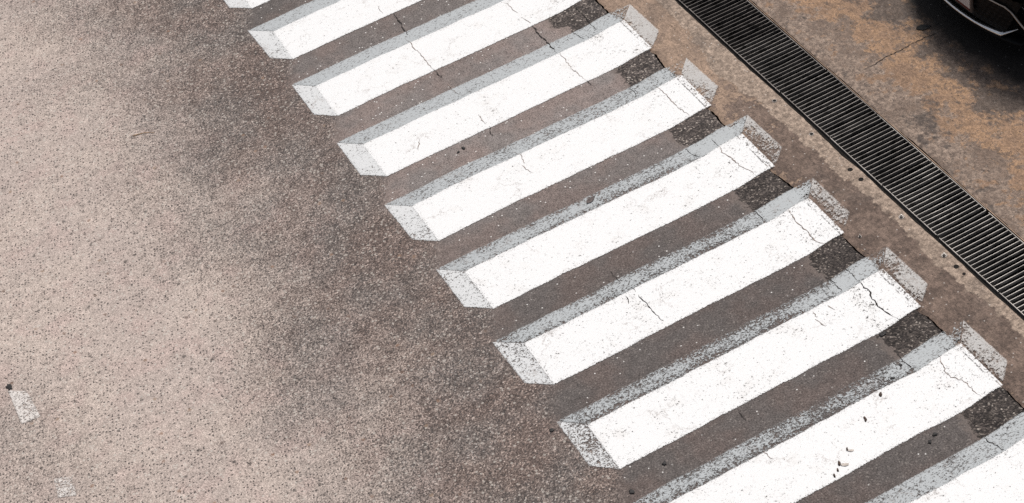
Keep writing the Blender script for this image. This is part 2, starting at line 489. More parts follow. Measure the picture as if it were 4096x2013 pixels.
tone = np.interp(Vg, [7, 8.5, 9.5, 10.5, 11.5, 12.5, 13.5, 14.5, 15.6, 16.6, 18], [.86, .92, .96, .92, 1.02, 1.35, 1.95, 1.85, 1.4, 1.15, 1.1])
tone = tone * (1 + .3 * (fbm(Ug, Vg, 15, 1.2, 3) - .5))
patch = np.clip(Ug - np.interp(Vg, SV, SU), -.5, .5)
speck = np.interp(Vg, [9.5, 11.6, 12.6, 13, 16, 17], [.0, .004, .015, .045, .055, .035]) * (1 - sstep(Ug, 4.9, 5.9))
road = link('road', grid_mesh('road', Ug, Vg, np.zeros_like(Ug), dict(dust=dust, infill=infill, tone=tone, patch=patch, speck=speck)), M_ROAD)
tag(road, kind='structure')
# broken edge of the asphalt layer, going down into the joint
zz = np.array([0, -.012, -.05])
Ue = e[:, None] + np.array([0, .004, .004])[None] + (nrng.random((len(vrow), 3)) - .5) * .003
Ue[:, 0] = e
edge_o = link('asphalt_edge', grid_mesh('asphalt_edge', Ue, np.repeat(vrow[:, None], 3, 1), np.repeat(zz[None], len(vrow), 0)), M_BED)
tag(edge_o, kind='structure')

# gutter apron between the asphalt and the drain
DR0, DR1 = 6.935, 7.462          # walls of the drain channel
gl = e + gap_w(vrow)
dr_l = DR0 + (vnoise(vrow, vrow * 0 + 5.5, 41, 3) - .5) * .022 + (vnoise(vrow, vrow * 0 + 2.5, 42, 15) - .5) * .010
tt = np.linspace(0, 1, 34)
Ua = gl[:, None] + tt[None] * (dr_l - gl)[:, None]
Va = np.repeat(vrow[:, None], len(tt), 1)
Za = -.006 - .012 * np.exp(-((Ua - gl[:, None]) / .02) ** 2) - .006 * np.exp(-((Ua - dr_l[:, None]) / .012) ** 2)
BAND_PX = [(2750, 120), (2820, 230), (2850, 290), (2940, 340), (2950, 368), (3006, 380), (3042, 412), (3128, 490), (3200, 560), (3270, 610), (3340, 690), (3430, 750), (3518, 823), (3600, 900),
           (3720, 1030), (3766, 1072), (3845, 1130), (3880, 1170), (3937, 1198), (4000, 1260), (4096, 1350)]
bp = sorted((at(*p)[1], at(*p)[0]) for p in BAND_PX)
bu = np.interp(Va, [a for a, b in bp], [b for a, b in bp])
soil = .5 + np.interp(Va, [8, 9, 11, 12.5, 13.2, 14.2, 15], [.36, .32, .26, .14, -.08, -.28, -.3]) + .25 * (fbm(Ua, Va, 51, 1.4) - .5) - .25 * np.exp(-((Ua - gl[:, None]) / .035) ** 2)
apron = link('gutter_apron', grid_mesh('gutter_apron', Ua, Va, Za, dict(light=Ua - bu, soil=soil)), M_APRON)
tag(apron, kind='structure')

# forecourt beyond the drain
dr_r = DR1 + (vnoise(vrow, vrow * 0 + 7.5, 43, 3) - .5) * .016 + (vnoise(vrow, vrow * 0 + 9.5, 44, 13) - .5) * .008
uf = np.concatenate([np.arange(0, 2.4, .04), np.arange(2.4, 40, 1.5)])
Uf = dr_r[:, None] + uf[None]
Vf = np.repeat(vrow[:, None], len(uf), 1)
du = Uf - DR1
light = .5 + .30 * (1 - sstep(du, .05, .40)) - .26 * sstep(du, .25, .55) + .6 * (fbm(Uf, Vf, 61, 1.6) - .5)
soil2 = .30 + .34 * sstep(du, .35, 1.3) + .45 * (fbm(Uf, Vf, 65, 1.3) - .5)
for (px, py, r, a) in ((3330, 120, .3, -.25), (3480, 160, .35, -.35), (3560, 60, .22, .35), (3640, 330, .3, -.10), (4040, 640, .35, -.40), (3800, 400, .3, -.1), (3700, 480, .22, .28),
                       (3950, 400, .35, .35), (3300, 210, .14, .25), (3760, 200, .25, .2), (3560, 240, .2, -.2)):
    cu, cv = at(px, py)
    soil2 = soil2 + a * np.exp(-(((Uf - cu) / r) ** 2 + ((Vf - cv) / r) ** 2))
shade_x = 8.62 + .12 * np.abs((Vf - 12.36) / .9) ** 2 * .8
shade_and_oil = np.clip(1.15 * sstep(Uf, shade_x - .42, shade_x + .12), 0, 1) * (1 - sstep(np.abs(Vf - 12.36), .85, 1.45)) * (1 - sstep(Uf, 12.6, 13.6))  # painted shade mask: follows the bumper curve and the car's footprint
Zf = -.002 - .006 * np.exp(-((Uf - dr_r[:, None]) / .015) ** 2)
fore = link('forecourt', grid_mesh('forecourt', Uf, Vf, Zf, dict(light=light, soil=soil2, shade_and_oil=shade_and_oil)), M_FORE)
tag(fore, kind='structure')

# drain channel and the ground below everything
bm = bmesh.new()
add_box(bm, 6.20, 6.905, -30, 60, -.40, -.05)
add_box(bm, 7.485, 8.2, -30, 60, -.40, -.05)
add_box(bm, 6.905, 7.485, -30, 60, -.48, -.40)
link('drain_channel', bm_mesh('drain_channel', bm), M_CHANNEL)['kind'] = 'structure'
for nm, line, s in (('drain_lip', dr_l, 1), ('drain_lip', dr_r, -1)):
    w = np.array([0, -.004 * s, -.02 * s]); z_ = np.array([-.012, -.03, -.11])
    o = link(nm, grid_mesh(nm, line[:, None] + w[None], np.repeat(vrow[:, None], 3, 1), np.repeat(z_[None], len(vrow), 0)), M_BED)
    o['kind'] = 'structure'
Xg, Yg = np.meshgrid(np.linspace(-300, 300, 13), np.linspace(-300, 300, 13), indexing='ij')
link('ground', grid_mesh('ground', Xg, Yg, np.full_like(Xg, -.6)), M_BED)['kind'] = 'structure'


# ------------------------------------------------------------------ the painted bars
def kink(u):
    return .034 * sstep(u, 6.0, 6.36)


def patch_grid(bot, top, n, m, v0):
    s = np.linspace(0, 1, n); t = np.linspace(0, 1, m)
    b = np.array([bot(x) for x in s]); tp = np.array([top(x) for x in s])
    U = b[:, 0][:, None] * (1 - t) + tp[:, 0][:, None] * t
    V = b[:, 1][:, None] * (1 - t) + tp[:, 1][:, None] * t
    return U, V


def lerp(a, b): return lambda s: (a[0] + (b[0] - a[0]) * s, a[1] + (b[1] - a[1]) * s)


def poly_dist(U, V, poly, skip=()):
    """distance to the sides of a quad, leaving out sides shared with another face"""
    D = np.full(U.shape, 9.0)
    k = len(poly)
    for i in range(k):
        if i in skip: continue
        a = np.array(poly[i]); b = np.array(poly[(i + 1) % k])
        d = b - a; L = d @ d
        t = np.clip(((U - a[0]) * d[0] + (V - a[1]) * d[1]) / L, 0, 1)
        D = np.minimum(D, np.hypot(U - a[0] - t * d[0], V - a[1] - t * d[1]))
    return D


BAR_GROUP = 'painted bars of the pedestrian crossing'
LABELS = [
    'white crossing bar at the top edge of the photo, only its lower left end showing',
    'white crossing bar second from the top, its right half cut off by the top edge',
    'white crossing bar third from the top, a crack across its middle',
    'white crossing bar with the cleanest and highest pale grey end on the concrete',
    'white crossing bar with a clean grey far side, next below the highest complete bar',
    'white crossing bar in the centre with a brown leaf on its grey far side',
    'white crossing bar whose right end paint on the concrete is almost worn away',
    'white crossing bar with a long forked crack near its scraped right end',
    'white crossing bar sprinkled with brown seed husks, left end below the photo',
    'white crossing bar cut by the lower right corner of the photo',
]
WEAR_SIDE = [.26, .26, .28, .32, .42, .58, .66, .68, .66, .42]
WEAR_LEFT = [.24, .24, .26, .30, .34, .38, .44, .56, .5, .4]
WEAR_RIGHT = [.4, .4, .4, .38, .46, .62, .72, .64, .55, .5]
WEAR_TOP = [.02, .02, .03, .03, .04, .07, .11, .11, .06, .05]
for i, v0 in enumerate(V0):
    j = [rnd.uniform(-.008, .008) for _ in range(12)]
    root = empty('crossing_bar', (5.1, v0 + .3, 0), LABELS[i], 'road marking', BAR_GROUP)
    wbl = (3.785 + j[0], 0.0); wtl = (3.80 + j[1], .520 + j[2]); tip = (3.618 + j[3], .690 + j[4]); obl = (3.614 + j[5], .158 + j[6])
    wbr = (6.425, .012); wtr = (6.432, .522); rtip = (6.590 + j[7], .705 + j[8]); rlow = (6.600 + j[9], .185 + j[10])
    Z = .0042

    def build(name, bot, top, n, m, mat, wear, skip, flip=False):
        U, V = patch_grid(bot, top, n, m, v0)
        poly = [bot(0), bot(1), top(1), top(0)]
        E_ = poly_dist(U, V, poly, skip)
        if name == 'top_face': E_ = np.minimum(poly_dist(U, V, poly, (1, 2, 3)), poly_dist(U, V, poly, (0, 1)) + .010 - .012 * ws)
        V2 = V + kink(U) + (vnoise(U, U * 0 + i * 1.37, 101, 1.6) - .5) * .022 + (vnoise(U, V * 1.5 + i * 3.1, 103, 7) - .5) * .010
        W = wear(U, V2 + v0) if callable(wear) else np.full(U.shape, wear)
        vv = V2 + v0
        jo = np.abs(U - edge_u(vv) - .5 * gap_w(vv))
        me = grid_mesh(name, U - 5.1, V2 - .3, np.full(U.shape, Z), dict(wear=W, edge=E_, joint=jo), flip)
        return link(name, me, mat, root)

    wt, ws = WEAR_TOP[i], WEAR_SIDE[i]
    seam = lambda V: np.interp(V, SV, SU)
    top_wear = lambda U, V: wt + .12 * sstep(U - seam(V), -.02, .05) + .30 * sstep(U - edge_u(V), -.005, .03) + .12 * (fbm(U, V, 71, 1.5) - .5)
    build('top_face', lerp(wbl, wbr), lerp(wtl, wtr), 150, 28, M_WHITE, top_wear, (1,))

    def side_wear(U, V, ws=ws, v0=v0):
        d = V - (v0 + .52) - kink(U)                                   # 0 at the white, .17 at the outer border
        mid = sstep(U, 4.0, 4.9) * (1 - sstep(U, 5.6, 5.95))
        w = ws + (ws - .3) * .35 * mid - .18 * (ws > .5) * (1 - sstep(np.abs(d - .085), .02, .07))
        w = w + .5 * (fbm(U, V, 81, 1.9) - .5) * sstep(ws, .3, .6) - .35 * sstep(U - seam(V), -.02, .05) * (ws > .5)
        return w + .45 * sstep(U - edge_u(V), .0, .03)

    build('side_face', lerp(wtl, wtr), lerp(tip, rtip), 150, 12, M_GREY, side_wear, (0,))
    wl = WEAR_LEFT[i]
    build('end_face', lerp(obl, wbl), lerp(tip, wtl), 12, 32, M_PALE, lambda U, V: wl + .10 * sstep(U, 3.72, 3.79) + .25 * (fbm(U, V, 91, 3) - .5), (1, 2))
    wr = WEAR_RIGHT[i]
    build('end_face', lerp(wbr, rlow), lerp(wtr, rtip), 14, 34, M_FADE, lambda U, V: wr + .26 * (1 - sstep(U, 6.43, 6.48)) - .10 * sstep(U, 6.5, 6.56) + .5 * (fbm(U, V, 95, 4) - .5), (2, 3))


# two faded rectangles of older paint out on the dusty lane
def old_mark(px, label, wear):
    pts = [at(*p) for p in px]
    c = np.mean(pts, 0)
    L = [(p[0] - c[0], p[1] - c[1]) for p in pts]
    U, V = patch_grid(lerp(L[0], L[1]), lerp(L[3], L[2]), 24, 24, 0)
    me = grid_mesh('old_paint_mark', U, V, np.full(U.shape, .004), dict(wear=np.full(U.shape, wear), edge=poly_dist(U, V, L), joint=np.full(U.shape, 1.0)))
    o = link('old_paint_mark', me, M_OLD)
    o.location = (c[0], c[1], 0)
    tag(o, label, 'road marking', 'faded old paint marks')


M_OLD = mat_paint('old_white_paint', (.70, .655, .62), (.64, .59, .55), (.12, .10, .092))
old_mark([(85, 1700), (165, 1668), (110, 1565), (30, 1562)], 'faded whitish paint patch below the dark lump at the left edge', .49)
old_mark([(230, 1995), (310, 1985), (290, 1905), (215, 1915)], 'fainter whitish paint patch by the bottom edge at lower left', .60)

# ------------------------------------------------------------------ cracks
CR = {'a': (880, 0), 'b': (1880, 0), 'c': (1300, 500), 'd': (2300, 500), 'e': (3096, 800), 'f': (1700, 1000), 'g': (3096, 1200), 'h': (3096, 1513), 'i': (2100, 1513)}
CRACKS = [
    ('a', 1, 11, [(1760, 140), (1795, 190), (1840, 240), (1855, 290), (1890, 325), (1905, 360)]),
    ('a', 0, 8, [(1870, 390), (1920, 430), (1960, 490), (2010, 530), (2055, 580), (2070, 610), (2110, 660), (2165, 710)]),
    ('a', 1, 8, [(2165, 705), (2200, 750), (2250, 790)]),
    ('a', 0, 7, [(2300, 850), (2340, 890), (2380, 940), (2430, 965)]),
    ('a', 0, 6, [(1600, 65), (1620, 110), (1650, 145)]),
    ('b', 0, 7, [(340, 25), (390, 50), (440, 110), (490, 140)]),
    ('b', 0, 6, [(540, 190), (575, 215), (620, 240)]),
    ('b', 1, 13, [(630, 262), (690, 340), (740, 390), (790, 440), (830, 490), (870, 532)]),
    ('b', 0, 8, [(900, 535), (950, 590), (1000, 660), (1040, 710), (1090, 745), (1140, 795), (1180, 825)]),
    ('b', 1, 6, [(1180, 825), (1240, 865)]),
    ('b', 1, 8, [(1045, 70), (1100, 110), (1160, 175), (1210, 230), (1260, 285), (1300, 310)]),
    ('b', 0, 8, [(1900, 880), (1990, 960), (2040, 1030), (2100, 1090), (2160, 1130), (2220, 1170)]),
    ('b', 1, 6, [(1035, 320), (1080, 360), (1130, 390), (1160, 400)]),
    ('b', 1, 6, [(1600, 890), (1660, 930), (1680, 975), (1710, 985)]),
    ('b', 0, 7, [(85, 1170), (130, 1230), (160, 1262)]),
    ('c', 1, 7, [(1665, 15), (1670, 55), (1695, 120)]),
    ('c', 0, 8, [(1900, 280), (1990, 310), (2010, 360), (2030, 395)]),
    ('c', 0, 8, [(1995, 415), (2035, 455), (2110, 490)]),
    ('c', 0, 8, [(955, 150), (950, 210), (945, 260)]),
    ('d', 0, 11, [(1455, 220), (1500, 290), (1560, 325), (1620, 370), (1680, 425), (1760, 460), (1810, 500)]),
    ('d', 1, 6, [(1380, 145), (1430, 195), (1455, 220)]),
    ('d', 1, 6, [(1120, 250), (1200, 310), (1275, 330)]),
    ('d', 1, 6, [(1790, 850), (1850, 910), (1920, 985)]),
    ('e', 0, 11, [(150, 100), (190, 175), (250, 250), (340, 320), (380, 380), (440, 430), (520, 460)]),
    ('e', 1, 7, [(720, 690), (800, 770), (860, 830)]),
    ('e', 2, 12, [(860, 830), (910, 895), (965, 925), (985, 990), (1040, 1060), (1080, 1100), (1150, 1150), (1240, 1195)]),
    ('e', 1, 7, [(550, 790), (640, 880), (690, 930)]),
    ('f', 2, 9, [(2165, 460), (2210, 520), (2260, 570), (2290, 600), (2330, 650), (2370, 690), (2415, 722)]),
    ('f', 2, 7, [(2085, 385), (2135, 430)]),
    ('f', 2, 7, [(2030, 470), (2060, 510), (2065, 550)]),
    ('f', 1, 6, [(1870, 215), (1920, 270), (1975, 330)]),
    ('g', 0, 9, [(1660, 550), (1700, 650), (1740, 740), (1790, 790), (1900, 815), (1960, 850), (2010, 920), (2060, 960), (2100, 985)]),
    ('g', 0, 8, [(415, 200), (470, 235), (525, 270)]),
    ('g', 0, 8, [(545, 60), (580, 85), (620, 105)]),
    ('g', 0, 8, [(395, 125), (420, 150), (435, 180)]),
    ('g', 1, 7, [(1270, 570), (1330, 640), (1415, 715)]),
    ('h', 1, 8, [(2120, 610), (2230, 680), (2330, 730)]),
    ('i', 1, 6, [(2145, 310), (2190, 370), (2245, 435)]),
    ('i', 0, 8, [(2420, 740), (2460, 790), (2515, 825)]),
]


def crack_mesh(pts, width, z):
    P = [np.array(p) for p in pts]
    Q = [P[0]]
    for a, b in zip(P[:-1], P[1:]):
        L = np.linalg.norm(b - a); k = max(2, int(L / .018))
        nrm = np.array([-(b - a)[1], (b - a)[0]]) / L
        for q in range(1, k + 1):
            p = a + (b - a) * q / k
            if q < k: p = p + nrm * rnd.uniform(-1, 1) * .008
            Q.append(p)
    n = len(Q); X = np.zeros((n, 2)); Y = np.zeros((n, 2))
    for i, q in enumerate(Q):
        d = Q[min(i + 1, n - 1)] - Q[max(i - 1, 0)]; d = d / (np.linalg.norm(d) + 1e-9)
        w = width * .5 * rnd.uniform(.35, 1.25) * min(1, .25 + 4 * min(i, n - 1 - i) / n)
        X[i] = (q[0] - d[1] * w, q[0] + d[1] * w); Y[i] = (q[1] + d[0] * w, q[1] - d[0] * w)
    return grid_mesh('pavement_crack', X, Y, np.full(X.shape, z))


for key, kind, w, px in CRACKS:
    ox, oy = CR[key]
    pts = [at(ox + x / 2.532, oy + y / 2.532) for x, y in px]
    o = link('pavement_crack', crack_mesh(pts, w * (.0010 if kind else .0008), .0062), M_CRACKP if kind == 0 else M_CRACK)
    o['kind'] = 'structure'
fc = [at(3300 + x / 3.1645, y / 3.1645) for x, y in [(470, 890), (560, 850), (650, 800), (740, 740), (840, 690), (920, 650), (1020, 600), (1110, 545), (1200, 510), (1290, 465), (1390, 430), (1480, 395), (1560, 370)]]
link('pavement_crack', crack_mesh(fc, .007, .002), M_CRACK)['kind'] = 'structure'

# ------------------------------------------------------------------ drain grates
JOINTS = [15.59, 14.84, 14.089, 13.339, 12.582, 11.849, 11.095, 10.342, 9.590, 8.840]
GR_LAB = [None,
          'steel drain grate section at the top edge of the photo, the dullest of the row',
          'dull dark steel drain grate section, second from the top of the photo',
          'steel drain grate section third from the top, left of the orange concrete',
          'steel drain grate section fourth from the top with one widened slot',
          'steel drain grate section fifth from the top, below the small yellow stained joint',
          'bright steel drain grate section above the widest joint in the row',
          'bright steel drain grate section just below the widest joint in the row',
          'steel drain grate section at the right edge of the photo, lowest in the row']
RL0, RL1, RR0, RR1 = 6.968, 6.975, 7.432, 7.439
for k in range(1, 9):
    hi, lo = JOINTS[k], JOINTS[k + 1]
    if k == 6: lo += .028
    hi -= .006; lo += .006
    c = .5 * (hi + lo)
    z = -.004 + rnd.uniform(-.002, .002)
    skew = rnd.uniform(-.004, .004)
    root = empty('drain_grate', (7.204 + rnd.uniform(-.004, .003), c, 0), GR_LAB[k], 'drain grate', 'steel grates over the drain')
    root.rotation_euler = (rnd.uniform(-.002, .002), 0, skew)
    ms = (M_STEELD, M_STEELD, M_STEELD, M_STEELM, M_STEELM, M_STEELM, M_STEEL, M_STEEL, M_STEEL)[k]
    for (x0, x1) in ((RL0, RL1), (RR0, RR1)):
        bm = bmesh.new(); add_box(bm, x0 - 7.204, x1 - 7.204, lo - c, hi - c, z - .035, z)
        link('rail', bm_mesh('rail', bm, bevel=.002), M_STEELM if k > 4 else M_STEELD, root)
    bm = bmesh.new()
    n = 16; pitch = .0469
    start = hi - c - .017
    for q in range(n):
        y = start - q * pitch + rnd.uniform(-.002, .002)
        y2 = y + rnd.uniform(-.003, .003)
        bow = rnd.uniform(-.006, .006) if rnd.random() < .35 else rnd.uniform(-.002, .002)
        if k == 3 and q == 9: y -= .004; bow = -.010
        hw = .0027 if k > 3 else .0024
        xs = np.linspace(RL1 - 7.204 + .0005, RR0 - 7.204 - .0005, 9)
        prev = None
        for x_i, x in enumerate(xs):
            s = x_i / 8
            yc = y + (y2 - y) * s + bow * math.sin(math.pi * s)
            zt = z - .002 - .0015 * math.sin(math.pi * s)
            ring = [bm.verts.new((x, yc - hw, zt - .028)), bm.verts.new((x, yc + hw, zt - .028)), bm.verts.new((x, yc + hw, zt - .001)), bm.verts.new((x, yc + hw * .5, zt)), bm.verts.new((x, yc - hw * .5, zt)), bm.verts.new((x, yc - hw, zt - .001))]
            if prev:
                for a in range(6): bm.faces.new((prev[a], prev[(a + 1) % 6], ring[(a + 1) % 6], ring[a]))
            else: bm.faces.new(ring[::-1])
            prev = ring
        bm.faces.new(prev)
    link('slats', bm_mesh('slats', bm), ms, root)
# angle iron the grates sit in, on the forecourt side
bm = bmesh.new()
add_box(bm, 7.4455, 7.4520, -30, 60, -.045, -.001)
link('drain_angle', bm_mesh('drain_angle', bm), M_RUST)['kind'] = 'structure'


# ------------------------------------------------------------------ small things lying about
def blob(name, mat, px, length, width, height, ang, label, cat, group, z=.0065, n=14, rag=.25, dome=True):
    """a small flattened thing with an uneven outline and a domed top"""
    u, v = at(px[0], px[1], z)
    bm = bmesh.new()
    rings = []
    ph = [rnd.uniform(1 - rag, 1 + rag) for _ in range(n)]
    for (s, zz_) in ((1, 0), (.96, .5), (.6, .95)):
        rings.append([bm.verts.new((math.cos(2 * math.pi * k / n) * length * .5 * ph[k] * s, math.sin(2 * math.pi * k / n) * width * .5 * ph[k] * s, zz_ * height)) for k in range(n)])
    t = bm.verts.new((0, 0, height))
    for a, b in zip(rings[:-1], rings[1:]):
        for k in range(n): bm.faces.new((a[k], a[(k + 1) % n], b[(k + 1) % n], b[k]))
    for k in range(n): bm.faces.new((rings[-1][k], rings[-1][(k + 1) % n], t))
    bm.faces.new(rings[0][::-1])
    o = link(name, bm_mesh(name, bm, True), mat)
    o.location = (u, v, z - .002); o.rotation_euler = (0, 0, ang)
    return tag(o, label, cat, group)


GUMG = 'dark gum spots trodden on the paving'
for px, L, lab in [((1855, 592), .055, 'larger black gum spot of a pair between two upper bars'),
                   ((1833, 607), .034, 'smaller black gum spot of a pair between two upper bars'),
                   ((2657, 1853), .05, 'dark gum spot between the two lowest bars with left ends'),
                   ((2526, 1965), .06, 'broad dark gum spot near the bottom edge of the photo'),
                   ((2207, 1720), .045, 'dark gum spot just left of the lowest visible bar tip'),
                   ((3740, 1736), .045, 'dark gum spot nearer the coarse patch in the lowest gap'),
                   ((3720, 1766), .04, 'dark gum spot farther from the coarse patch in the lowest gap'),
                   ((3532, 1336), .07, 'black tar lump at the upper corner of a coarse asphalt patch'),
                   ((3602, 1459), .045, 'elongated dark gum spot on grey paint nearer the gutter'),
                   ((3568, 1512), .04, 'dark gum spot on grey paint beside the white bar'),
                   ((37, 1548), .085, 'large dark lump above the faded paint patch at the left edge')]:
    L *= .8
    blob('gum_spot', M_GUM, px, L, L * rnd.uniform(.6, .8), .004, rnd.uniform(0, 3), lab, 'gum spot', GUMG, z=.0075 if L < .08 else .005, rag=.35)
HUSKG = 'brown seed husks on the white bar'
for px, ang, wing, lab in [((3522, 1578), .5, False, 'pale centred seed husk, uppermost on the white bar'),
                           ((3461, 1676), .9, False, 'dark brown seed husk alone in the middle of the white bar'),
                           ((3388, 1797), .8, True, 'small seed husk with a torn wing beside it'),
                           ((3357, 1853), .8, True, 'seed husk with the longest papery wing'),
                           ((3351, 1880), .8, False, 'small seed husk just below the long winged one'),
                           ((3338, 1903), 1.0, False, 'tiny seed husk nearest the lower edge of the white bar')]:
    L = .048 if 'tiny' not in lab and 'small' not in lab else .034
    h = blob('seed_husk', M_HUSK, px, L, L * .42, .010, ang + .35, lab, 'seed husk', HUSKG, z=.0075)
    if wing:
        bm = bmesh.new()
        w = [(-.004, .005), (-.02, .02), (-.05, .028), (-.075, .016), (-.078, .0), (-.05, -.004), (-.02, -.004)]
        wl_ = .85 if 'longest' in lab else .6
        lo_v = [bm.verts.new((x * wl_, y * wl_ + .01, .002)) for x, y in w]; hi_v = [bm.verts.new((x * wl_, y * wl_ + .01, .004)) for x, y in w]
        bm.faces.new(lo_v[::-1]); bm.faces.new(hi_v)
        for a in range(len(w)): bm.faces.new((lo_v[a], lo_v[(a + 1) % len(w)], hi_v[(a + 1) % len(w)], hi_v[a]))
        link('wing', bm_mesh('wing', bm), M_WING, h).rotation_euler = (0, 0, 1.5)


def leaf(name, mat, px, L, W, ang, label, z):
    u, v = at(*px, z)
    bm = bmesh.new()
    k = 10; prof = [(s / k, math.sin(math.pi * min(1, (s / k) ** .8)) * .5 * rnd.uniform(.85, 1.1)) for s in range(k + 1)]
    rows = []
    for s, w in prof:
        x = (s - .5) * L; y = w * W
        rows.append([bm.verts.new((x, -y - .0005, .003 + .003 * rnd.random())), bm.verts.new((x, 0, .001)), bm.verts.new((x, y + .0005, .003 + .003 * rnd.random()))])
    for a, b in zip(rows[:-1], rows[1:]):
        for q in (0, 1): bm.faces.new((a[q], b[q], b[q + 1], a[q + 1]))
    o = link(name, bm_mesh(name, bm), mat)
    md = o.modifiers.new('thick', 'SOLIDIFY'); md.thickness = .0012; md.offset = 0
    o.location = (u, v, z); o.rotation_euler = (0, 0, ang)
    tag(o, label, 'leaf')


leaf('dry_leaf', M_LEAF, (2363, 800), .105, .05, .35, 'flat brown grey leaf stuck on the grey side of a crossing bar', .0065)
leaf('dry_leaf', M_DLEAF, (3695, 110), .13, .075, -.45, 'black leaf lying on the stained concrete in front of the car', .002)
# straw
bm = bmesh.new()
p0, p1 = at(531, 547), at(619, 533)
Ls = math.dist(p0, p1)
prev = None
for k in range(9):
    s = k / 8; x = s * Ls; y = .02 * math.sin(math.pi * s); r = .0045 * (1 - .5 * s)
    ring = [bm.verts.new((x, y + r * math.cos(a), r + r * math.sin(a))) for a in (0, 1.57, 3.14, 4.71)]
    if prev:
        for a in range(4): bm.faces.new((prev[a], prev[(a + 1) % 4], ring[(a + 1) % 4], ring[a]))
    else: bm.faces.new(ring[::-1])
    prev = ring
bm.faces.new(prev)
o = link('straw', bm_mesh('straw', bm, True), M_STRAW)
o.location = (p0[0], p0[1], .003); o.rotation_euler = (0, 0, math.atan2(p1[1] - p0[1], p1[0] - p0[0]))
tag(o, 'thin tan straw lying on the dusty asphalt left of the crossing', 'straw')


# anchors left in the gutter concrete
def ring_mesh(bm, r0, r1, z0, z1, n=18):
    A = [[bm.verts.new((r * math.cos(2 * math.pi * k / n), r * math.sin(2 * math.pi * k / n), z)) for k in range(n)] for r, z in ((r1, z0), (r1 * .95, z1), (r0, z1), (r0, z0))]
    for a, b in zip(A, A[1:] + A[:1]):
        for k in range(n): bm.faces.new((a[k], a[(k + 1) % n], b[(k + 1) % n], b[k]))


def disc(bm, r, z, n=18):
    bm.faces.new([bm.verts.new((r * math.cos(2 * math.pi * k / n), r * math.sin(2 * math.pi * k / n), z)) for k in range(n)])


BOLTG = 'anchors set in the gutter concrete'
ANCH = [((3098, 404), 'sleeve', 'open steel anchor sleeve beside the upper part of the drain'),
        ((3246, 537), 'sleeve', 'grey anchor sleeve next down along the drain from the first'),
        ((3401, 679), 'hole', 'black anchor hole, upper of a close pair by the drain'),
        ((3444, 718), 'hole', 'black anchor hole, lower of a close pair by the drain'),
        ((3606, 869), 'bolt', 'shiny bolt with nut on tan concrete near the widest grate joint'),
        ((3440, 948), 'bolt', 'small shiny bolt head on brown concrete far from the drain'),
        ((3777, 1023), 'bolt', 'shiny bolt with nut lower down by the bright grates'),
        ((3825, 1067), 'hole', 'largest black anchor hole below the lower shiny bolt'),
        ((3856, 1096), 'hole', 'smallest black anchor hole below the largest one')]
for px, kind, lab in ANCH:
    u, v = at(px[0], px[1], -.006)
    sc_ = .62 if ('small' in lab) else 1.0
    root = empty('anchor_' + kind, (u, v, -.006), lab, 'anchor', BOLTG)
    if kind == 'bolt':
        bm = bmesh.new(); ring_mesh(bm, .001, .024 * sc_, 0, .004)
        link('washer', bm_mesh('washer', bm), M_STEELD, root)
        bm = bmesh.new()
        bmesh.ops.create_cone(bm, cap_ends=True, segments=6, radius1=.014 * sc_, radius2=.013 * sc_, depth=.012, matrix=Matrix.Translation((0, 0, .010)))
        link('nut', bm_mesh('nut', bm, bevel=.001), M_STEEL, root)
        bm = bmesh.new()
        bmesh.ops.create_cone(bm, cap_ends=True, segments=12, radius1=.008 * sc_, radius2=.007 * sc_, depth=.012, matrix=Matrix.Translation((0, 0, .022)))
        link('stud', bm_mesh('stud', bm, bevel=.001), M_STEEL, root)
    else:
        bm = bmesh.new(); ring_mesh(bm, .015 * sc_, .022 * sc_, -.002, .0025)
        link('rim', bm_mesh('rim', bm), M_STEELD if kind == 'sleeve' else M_BED, root)
        bm = bmesh.new(); ring_mesh(bm, .0005, .0152 * sc_, -.002, .0012)
        link('bore', bm_mesh('bore', bm), M_BED, root)

# ------------------------------------------------------------------ the parked car, nose towards the drain
M_BODY = mat_plain('black_car_paint', (.0055, .0055, .006), .12, 0, .5, var=.02, coat=.6)
M_PLAST = mat_plain('black_plastic', (.005, .005, .0055), .45, 0, .15)
M_CHROME = mat_plain('chrome', (.93, .92, .91), .22, 1.0, .5, var=.04)
M_TRIM = mat_plain('smoked_chrome', (.42, .36, .31), .22, 1.0, .5, var=.05)
M_GLASS = mat_plain('dark_glass', (.010, .011, .012), .05, 0, .6, var=.02)
M_TYRE = mat_plain('tyre_rubber', (.013, .013, .013), .85)
M_RIM = mat_plain('alloy', (.35, .35, .36), .3, .9)
M_PLATE = mat_plain('number_plate_white', (.62, .55, .52), .45, var=.05)
M_PLATEF = mat_plain('number_plate_frame', (.13, .10, .085), .45)
M_PLATER = mat_plain('number_plate_maroon', (.12, .025, .022), .45)
M_LAMP = mat_plain('headlight_lens', (.30, .31, .32), .05, .3, .6, var=.1)

YC = 12.36
NOSE = 8.635
LEN, HW = 4.55, .925
car = empty('parked_car', (NOSE, YC, 0), 'black parked car in the upper right corner, only its front bumper corner showing', 'car')


def front_x(y, off=0.0):
    """curve of the bumper seen from above"""
    t = abs(y) / HW
    return -.010 + .18 * t ** 2 + .12 * t ** 7 - off


def plan(nn=96, inset=0.0):
    """closed outline seen from above: x back from the nose, y across"""
    w = HW - inset
    front = [(front_x(y, -.035) + inset * .8, y * w / HW) for y in HW * np.sin(np.linspace(-math.pi / 2, math.pi / 2, 41))]
    rear = [(LEN - front_x(-y, 0) * .8 - inset * .8, -y * w / HW) for y in HW * np.sin(np.linspace(-math.pi / 2, math.pi / 2, 41))]
    side = lambda y: [(x, y) for x in np.linspace(front[0][0], rear[0][0], 24)[1:-1]]
    return front + side(w) + rear + side(-w)[::-1]


def ztop(x):
    return float(np.interp(x, [0, .12, .5, 1.1, 2.2, 3.4, 4.2, 4.5], [.86, .95, 1.06, 1.14, 1.15, 1.16, 1.15, 1.05]))


